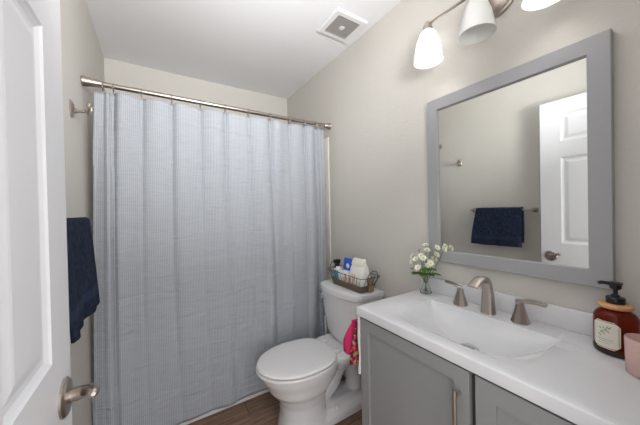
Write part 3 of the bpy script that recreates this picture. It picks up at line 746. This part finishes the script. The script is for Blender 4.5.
# woven lower band: stacked strands
for k in range(8):
    z = LT+0.003+k*0.0055; f = k/7
    ring = rrb(0.056+0.008*f, 0.148+0.014*f, z)
    tube(bm, ring, 0.0032, 6, closed=True)
box(bm, (bxc-0.055, byc-0.147, LT+0.0005), (bxc+0.055, byc+0.147, LT+0.004), 0.001)
link('woven_base', bm, 'weave', bk)
bm = B()
top = rrb(0.076, 0.198, LT+0.088, 0.03)
for i, p in enumerate(top):  # rim dips in the middle of each long side
    pass
def rim_z(y): return LT+0.082+0.018*abs((y-byc)/0.19)**1.5
tube(bm, [(p[0], p[1], rim_z(p[1])) for p in rr(0.078, 0.200, 0, 0.03, 4, cx=bxc, cy=byc)], 0.0022, 6, closed=True)
for s in (-1, 1):
    for k in range(11):
        f = -0.9+1.8*k/10; tube(bm, [(bxc+s*0.063, byc+f*0.157, LT+0.036), (bxc+s*0.076, byc+f*0.19, rim_z(byc+f*0.19))], 0.0014, 5)
    for k in range(4):
        f = -0.75+1.5*k/3; tube(bm, [(bxc+f*0.06, byc+s*0.161, LT+0.036), (bxc+f*0.07, byc+s*0.199, rim_z(byc+s*0.199))], 0.0014, 5)
link('wire_frame', bm, 'wire', bk)
for s in (-1, 1):
    bm = B(); tube(bm, [(bxc+0.042*math.cos(a), byc+s*(0.196+0.012*math.sin(a)), LT+0.098+0.046*math.sin(a)) for a in [2*PI*i/24 for i in range(24)]], 0.0022, 6, closed=True); link('handle', bm, 'wire', bk)
IZ = LT+0.0045
# contents
sp_ = thing('spray_bottle', (1.092, 1.508, IZ), 'small spray bottle with black trigger top in the wire basket', 'spray bottle')
bm = B(); loft(bm, [rr(a, b_, IZ+z, 0.012, 4, cx=1.092, cy=1.508) for a, b_, z in ((0.022,0.018,0),(0.024,0.022,0.004),(0.024,0.022,0.098),(0.018,0.015,0.112),(0.010,0.010,0.120))]); link('bottle', bm, 'plastwhite', sp_)
bm = B(); loft(bm, [rr(0.0248, 0.0228, IZ+z, 0.0125, 4, cx=1.092, cy=1.508) for z in (0.02, 0.092)], caps=False); link('bottle_label', bm, 'teal', sp_)
bm = B(); lathe(bm, [(0,0.118),(0.014,0.118),(0.014,0.138),(0.011,0.142),(0,0.142)], (1.092,1.508,IZ), 16)
box(bm, (1.060, 1.494, IZ+0.138), (1.108, 1.522, IZ+0.166), 0.006); tube(bm, spline([(1.076,1.508,IZ+0.142),(1.068,1.505,IZ+0.124),(1.062,1.501,IZ+0.110)],3), 0.006, 8); link('trigger_head', bm, 'black', sp_)
pk = thing('wipes_pack', (1.12, 1.44, IZ), 'bright blue soft pack standing behind white pack in basket', 'packet')
bm = B(); rings = []
for z, a, b_ in ((0,0.016,0.044),(0.02,0.020,0.047),(0.09,0.020,0.056),(0.150,0.015,0.056),(0.170,0.003,0.058),(0.174,0.002,0.058)): rings.append(rr(a, b_, IZ+z, min(a*0.9,0.012), 4, cx=1.145, cy=1.440))
loft(bm, rings); link('pouch', bm, 'blue', pk)
bm = B(); lathe(bm, [(0,0),(0.017,0),(0.017,-0.002),(0,-0.003)], (1.128, 1.440, IZ+0.125), 20, 'x'); link('pouch_emblem', bm, 'plastwhite', pk)
wp = thing('tissue_pack', (1.09, 1.42, IZ), 'white box with coral edge at the front of the basket', 'box')
bm = B(); box(bm, (1.068, 1.385, IZ), (1.118, 1.474, IZ+0.098), 0.004); link('carton', bm, 'plastwhite', wp)
bm = B(); box(bm, (1.0675, 1.386, IZ+0.02), (1.070, 1.401, IZ+0.088), 0.0005); link('coral_stripe', bm, 'coral', wp)
dp = thing('white_bag', (1.11, 1.30, IZ), 'tall white plastic packet with folded top at basket right end', 'packet')
bm = B(); rings = []
for z, a, b_, o_ in ((0,0.034,0.060,0),(0.015,0.040,0.066,0),(0.09,0.042,0.066,0),(0.140,0.032,0.062,0.002),(0.170,0.014,0.056,0.004),(0.185,0.006,0.054,0.006)): rings.append(rr(a, b_, IZ+z, min(a*0.85,0.02), 4, cx=1.112+o_, cy=1.300))
loft(bm, rings); link('packet_body', bm, 'plastwhite', dp)
bm = B(); rings = []
for z, a, b_, o_ in ((0.158,0.005,0.050,-0.020),(0.170,0.010,0.054,-0.012),(0.185,0.014,0.056,0.0),(0.193,0.012,0.054,0.006),(0.196,0.006,0.05,0.008)): rings.append(rr(a, b_, IZ+z, min(a*0.85,0.01), 4, cx=1.112+o_, cy=1.300))
loft(bm, rings); link('folded_top', bm, 'cream', dp)
bm = B(); box(bm, (1.0695, 1.298, IZ+0.060), (1.0715, 1.306, IZ+0.100), 0.0004); link('coral_print', bm, 'coral', dp)
bm = B(); box(bm, (1.0695, 1.340, IZ+0.050), (1.0715, 1.348, IZ+0.080), 0.0004); link('coral_print', bm, 'coral', dp)
bm = B(); box(bm, (1.0693, 1.316, IZ+0.03), (1.0712, 1.328, IZ+0.10), 0.0004); link('green_print', bm, 'palegreen', dp)
bp_ = tag(link('paper_pouch', (lambda bm: (loft(bm, [rr(a, b_, IZ+z, 0.006, 3, cx=1.135, cy=1.222) for z, a, b_ in ((0,0.020,0.009),(0.04,0.022,0.010),(0.085,0.018,0.007))]), bm)[1])(B()), 'brownpack'), 'small brown paper pouch at the right end of the wire basket', 'packet')

# ---------------------------------------------------------------- cloths hanging on the vanity side
bm = B(); NY = 14
rings = []
for k in range(NY+1):
    z = 0.815-0.262*k/NY
    rings.append([(0.776+0.002*math.sin(k*0.8), 0.911, z), (0.772+0.002*math.sin(k*0.8), 0.918, z), (0.776+0.002*math.sin(k*0.8), 0.926+0.003*math.sin(k*0.5), z), (0.90, 0.926+0.003*math.sin(k*0.6+1), z), (0.90, 0.911, z)])
loft(bm, rings); hc = tag(link('wash_cloth', bm, 'cloth', angle=60), 'white cloth hanging flat on the toilet side of the vanity', 'cloth')
bm = B(); rings = []
for k in range(13):
    t = k/12; z = 0.760-0.150*t; wd = 0.012+0.052*math.sin(min(1, t*1.4)*PI/2)
    ring = []
    for i in range(16):
        a = 2*PI*i/16; ring.append((0.812-0.012*t+wd*0.85*math.cos(a)+0.006*math.sin(3*a+t*5), 0.995+0.030*(0.35+0.65*t)*math.sin(a), z-0.012*math.cos(a)*t))
    rings.append(ring)
loft(bm, rings)
pb = thing('hanging_pouch', (0.84, 0.965, 0.60), 'magenta cloth pouch with patterned panel hanging beside the vanity', 'pouch')
link('pouch_body', bm, 'magenta', pb, angle=60)
bm = B(); rings = []
for k in range(13):
    t = k/12; z = 0.735-0.155*t; wd = 0.010+0.026*math.sin(min(1, t*1.5)*PI/2)
    rings.append([(0.800-0.01*t+wd*math.cos(2*PI*i/16)+0.004*math.sin(4*PI*i/16+t*6), 0.958+0.013*math.sin(2*PI*i/16), z) for i in range(16)])
loft(bm, rings); link('patterned_panel', bm, 'print', pb, angle=60)
bm = B(); tube(bm, [(0.812,0.932,0.775),(0.812,0.950,0.785),(0.812,0.985,0.765),(0.812,0.995,0.755)], 0.0025, 6); link('hanging_loop', bm, 'magenta', pb)
